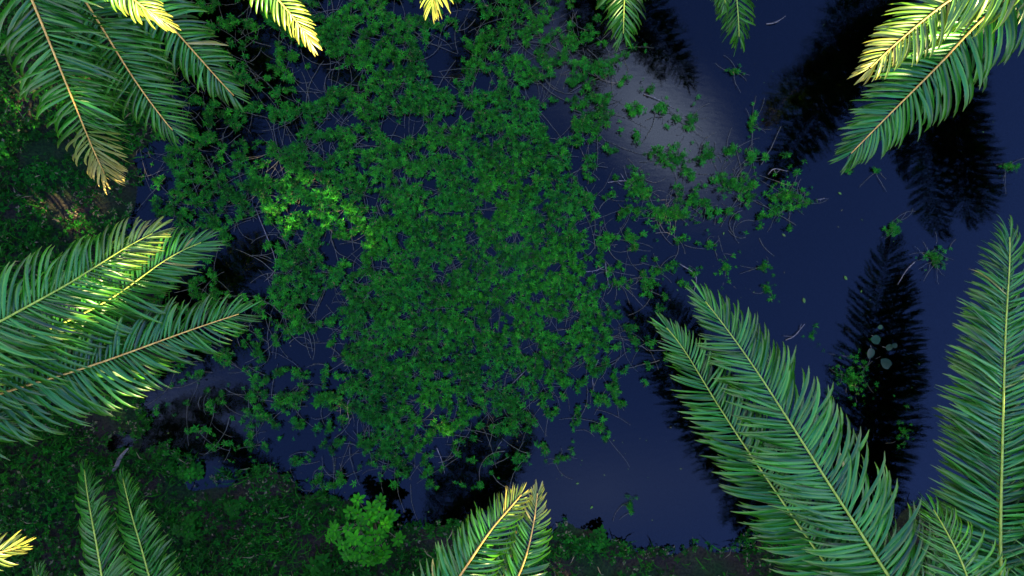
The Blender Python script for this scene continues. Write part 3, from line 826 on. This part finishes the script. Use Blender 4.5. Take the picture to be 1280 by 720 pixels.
bush(300, 628, 11, 4, M_COVER, .25, .12, 'small dark leafy plant at the edge of the inlet', 'plant', 'bank_plant', 5)
bush(405, 700, 16, 6, M_COVER, .30, .13, 'dark leafy plant on the bottom bank below the shrub left side', 'plant', 'bank_plant', 6)
bush(240, 588, 14, 6, M_COVER, .25, .11, 'leafy seedling beside the pale inlet water at lower left', 'plant', 'bank_plant', 8)
bush(12, 245, 12, 5, M_SHRUB, .25, .10, 'light green seedling at the left edge above the mud patch', 'plant', 'bank_plant', 9)
bush(30, 200, 14, 6, M_COVER, .30, .12, 'dark weed tuft on the left bank near the yellowed frond tip', 'plant', 'bank_plant', 10)
bush(745, 668, 14, 6, M_COVER, .3, .11, 'dark waterside plant at the bottom shore right of the frond tips', 'plant', 'bank_plant', 11)
bush(925, 205, 0.1, 1, M_WEED, .03, .05, 'single floating sprig between two weed tufts right of the cloud reflection', 'plant', 'floating_sprig', 12) if False else None

def lily(spots, label, name, seed, ztop=.05, mat_=M_BROAD):
    rn = random.Random(seed)
    c0 = W(spots[0][0], spots[0][1], 0); root = empty(name, c0); tag(root, label, 'water plant')
    for px, py, s in spots:
        mb = MB(); c = W(px, py, ztop + rn.uniform(0, .05)) - c0
        a = rn.random() * 6.28; d = Vector((math.cos(a), math.sin(a), rn.gauss(0, .12))).normalized()
        nn = Vector((rn.gauss(0, .12), rn.gauss(0, .12), 1)); nn = (nn - d * nn.dot(d)).normalized()
        bigleaf(mb, c - d * s * .5, d, nn, s, s * .9, (rn.random() * .8, rn.uniform(.3, .7), 0), .06, True)
        lf = mb.build('leaf', mat_, root)
        sb = MB(); tube(sb, [c - d * s * .5, (c - d * s) * .6 + Vector((0, 0, -.15)), Vector((0, 0, -.3))], [.006, .006, .008], 5); sb.build('stem', M_STEM, lf)
    return root
lily([(1095, 425, .17), (1112, 434, .13), (1088, 442, .18), (1107, 454, .20), (1118, 432, .10), (1100, 409, .09)], 'pale grey green broad leaves standing in the tall black reflection', 'broadleaf_water_plant', 1)
lily([(1066, 480, .17), (1082, 500, .20), (1060, 500, .14), (1100, 512, .17), (1078, 470, .13), (1094, 492, .12), (1076, 522, .15), (1108, 495, .11)],
     'dull broad leaves half sunk beside the tall black reflection', 'broadleaf_water_plant', 2, ztop=-.06)

# ------------------------------------------------------------------ log, twigs, loose leaves
rn = random.Random(91)
mb = MB()
a, b2 = W(140, 590, .16), W(160, 560, .12)
pts = [a.lerp(b2, t) + Vector((.015 * math.sin(t * 7), 0, .02 * math.sin(t * 3))) for t in np.linspace(0, 1, 8)]
tube(mb, [q - a for q in pts], [.02, .03, .036, .04, .036, .03, .025, .012], 9)
o = mb.build('fallen_branch', M_WOOD); o.location = a; tag(o, 'short grey piece of dead wood on the lower left bank', 'branch')

tw = [((1143, 328), (1133, 338), (1122, 356), 'thin brown twig leaning across the top of the tall black reflection'),
      ((757, 328), (758, 340), (762, 360), 'forked brown stem rising beside the right edge of the mat'),
      ((730, 340), (745, 338), (757, 332), 'pale curved stem pointing left from the forked stem'),
      ((982, 425), (993, 420), (1006, 405), 'curled grey twig in open water above the right frond'),
      ((1021, 250), (1026, 249), (1031, 248), 'straw coloured stalk at the tip of the right weed raft'),
      ((958, 30), (970, 28), (982, 20), 'hair thin pale twig near the top, right of the third frond tip'),
      ((748, 450), (741, 468), (742, 490), 'pale stalk hanging from the lower right of the mat'),
      ((640, 480), (650, 470), (665, 455), 'brown twig crossing the lower edge of the mat'),
      ((436, 500), (434, 510), (437, 530), 'upright grey twig in the weed at lower left of the mat'),
      ((546, 560), (552, 575), (556, 592), 'thin trailing stem below the bottom of the mat'),
      ((320, 262), (345, 330), (330, 352), 'long bare stem over the black water right of the left fronds'),
      ((805, 118), (818, 122), (842, 135), 'faint twig lying across the cloud reflection'),
      ((960, 218), (968, 211), (984, 214), 'looped pale stem below the big black reflection'),
      ((760, 228), (775, 226), (792, 227), 'short whitish stick between the mat and the tall clump'),
      ((850, 330), (870, 345), (866, 370), 'thin brown stalk above the tip of the large right frond')]
for q0, q1, q2, lab in tw:
    A, Bm, C = W(*q0, .02), W(*q1, .05), W(*q2, .01)
    pts, L_ = spline([A, Bm, C], 10)
    mb = MB(); tube(mb, [q - A for q in pts], [.009 * (1 - .06 * i) for i in range(10)], 5)
    for j in (3, 6):
        e = Vector((rn.gauss(0, .07), rn.gauss(0, .07), .01))
        tube(mb, [pts[j] - A, pts[j] - A + e], [.004, .002], 4)
    o = mb.build('twig', M_TWIG); o.location = A; tag(o, lab, 'twig', 'twigs and stems in the pond')
fl = [(1059, 350, .09, 'pale fallen leaf alone in the open blue water right of centre'),
      (1006, 379, .10, 'brown fallen leaf floating above the large right frond'),
      (1052, 243, .07, 'tiny fallen leaf right of the right hand weed raft'),
      (724, 604, .06, 'tiny fallen leaf in open water right of the bottom frond tips'),
      (622, 561, .06, 'pale fallen leaf on the black reflection above the bottom fronds'),
      (978, 292, .07, 'small fallen leaf under the right hand weed raft'),
      (1076, 366, .05, 'yellow fleck of leaf left of the tall black reflection'),
      (738, 636, .07, 'dark curled leaf floating close to the bottom shore'),
      (905, 290, .05, 'small leaf fleck beneath the broken chain of weed'),
      (675, 503, .08, 'yellowed leaf on the water at the lower right corner of the mat')]
for px, py, s, lab in fl:
    mb = MB(); c = W(px, py, .012); a = rn.random() * 6.28
    bigleaf(mb, Vector((0, 0, 0)), Vector((math.cos(a), math.sin(a), 0)), Vector((0, 0, 1)), s, s * .5, (1, .9, 0), -.1)
    for i in range(len(mb.c)): mb.c[i] = (1, .9, rn.uniform(.3, .8))
    o = mb.build('fallen_leaf', M_WEED); o.location = c; tag(o, lab, 'leaf', 'fallen leaves on the water')

# drifting flecks of leaf and bark on the film of the pond
mb = MB(); rn = random.Random(404)
for k in range(1500):
    px, py = rn.uniform(-20, 1300), rn.uniform(-20, 700)
    p0 = W(px, py, .004); d_ = sdist(p0.x, p0.y)[0]
    if d_ < .02: continue
    nv = noise.noise(Vector((px * .008, py * .008, 30)))
    if rn.random() > (.85 if d_ < .5 else .10 + .5 * max(0, nv)): continue
    a = rn.random() * 6.28; ln = rn.uniform(.012, .045)
    leaf(mb, p0, Vector((math.cos(a), math.sin(a), 0)), Vector((0, 0, 1)), ln, ln * rn.uniform(.2, .6), (1, rn.uniform(.2, .8), rn.uniform(.3, 1)), curl=-.02)
o = mb.build('floating_litter', M_WEED, None, True, tuple(W(780, 600, 0)))
tag(o, 'fine flecks of leaf litter drifting on the water', 'leaf litter', None, 'stuff')
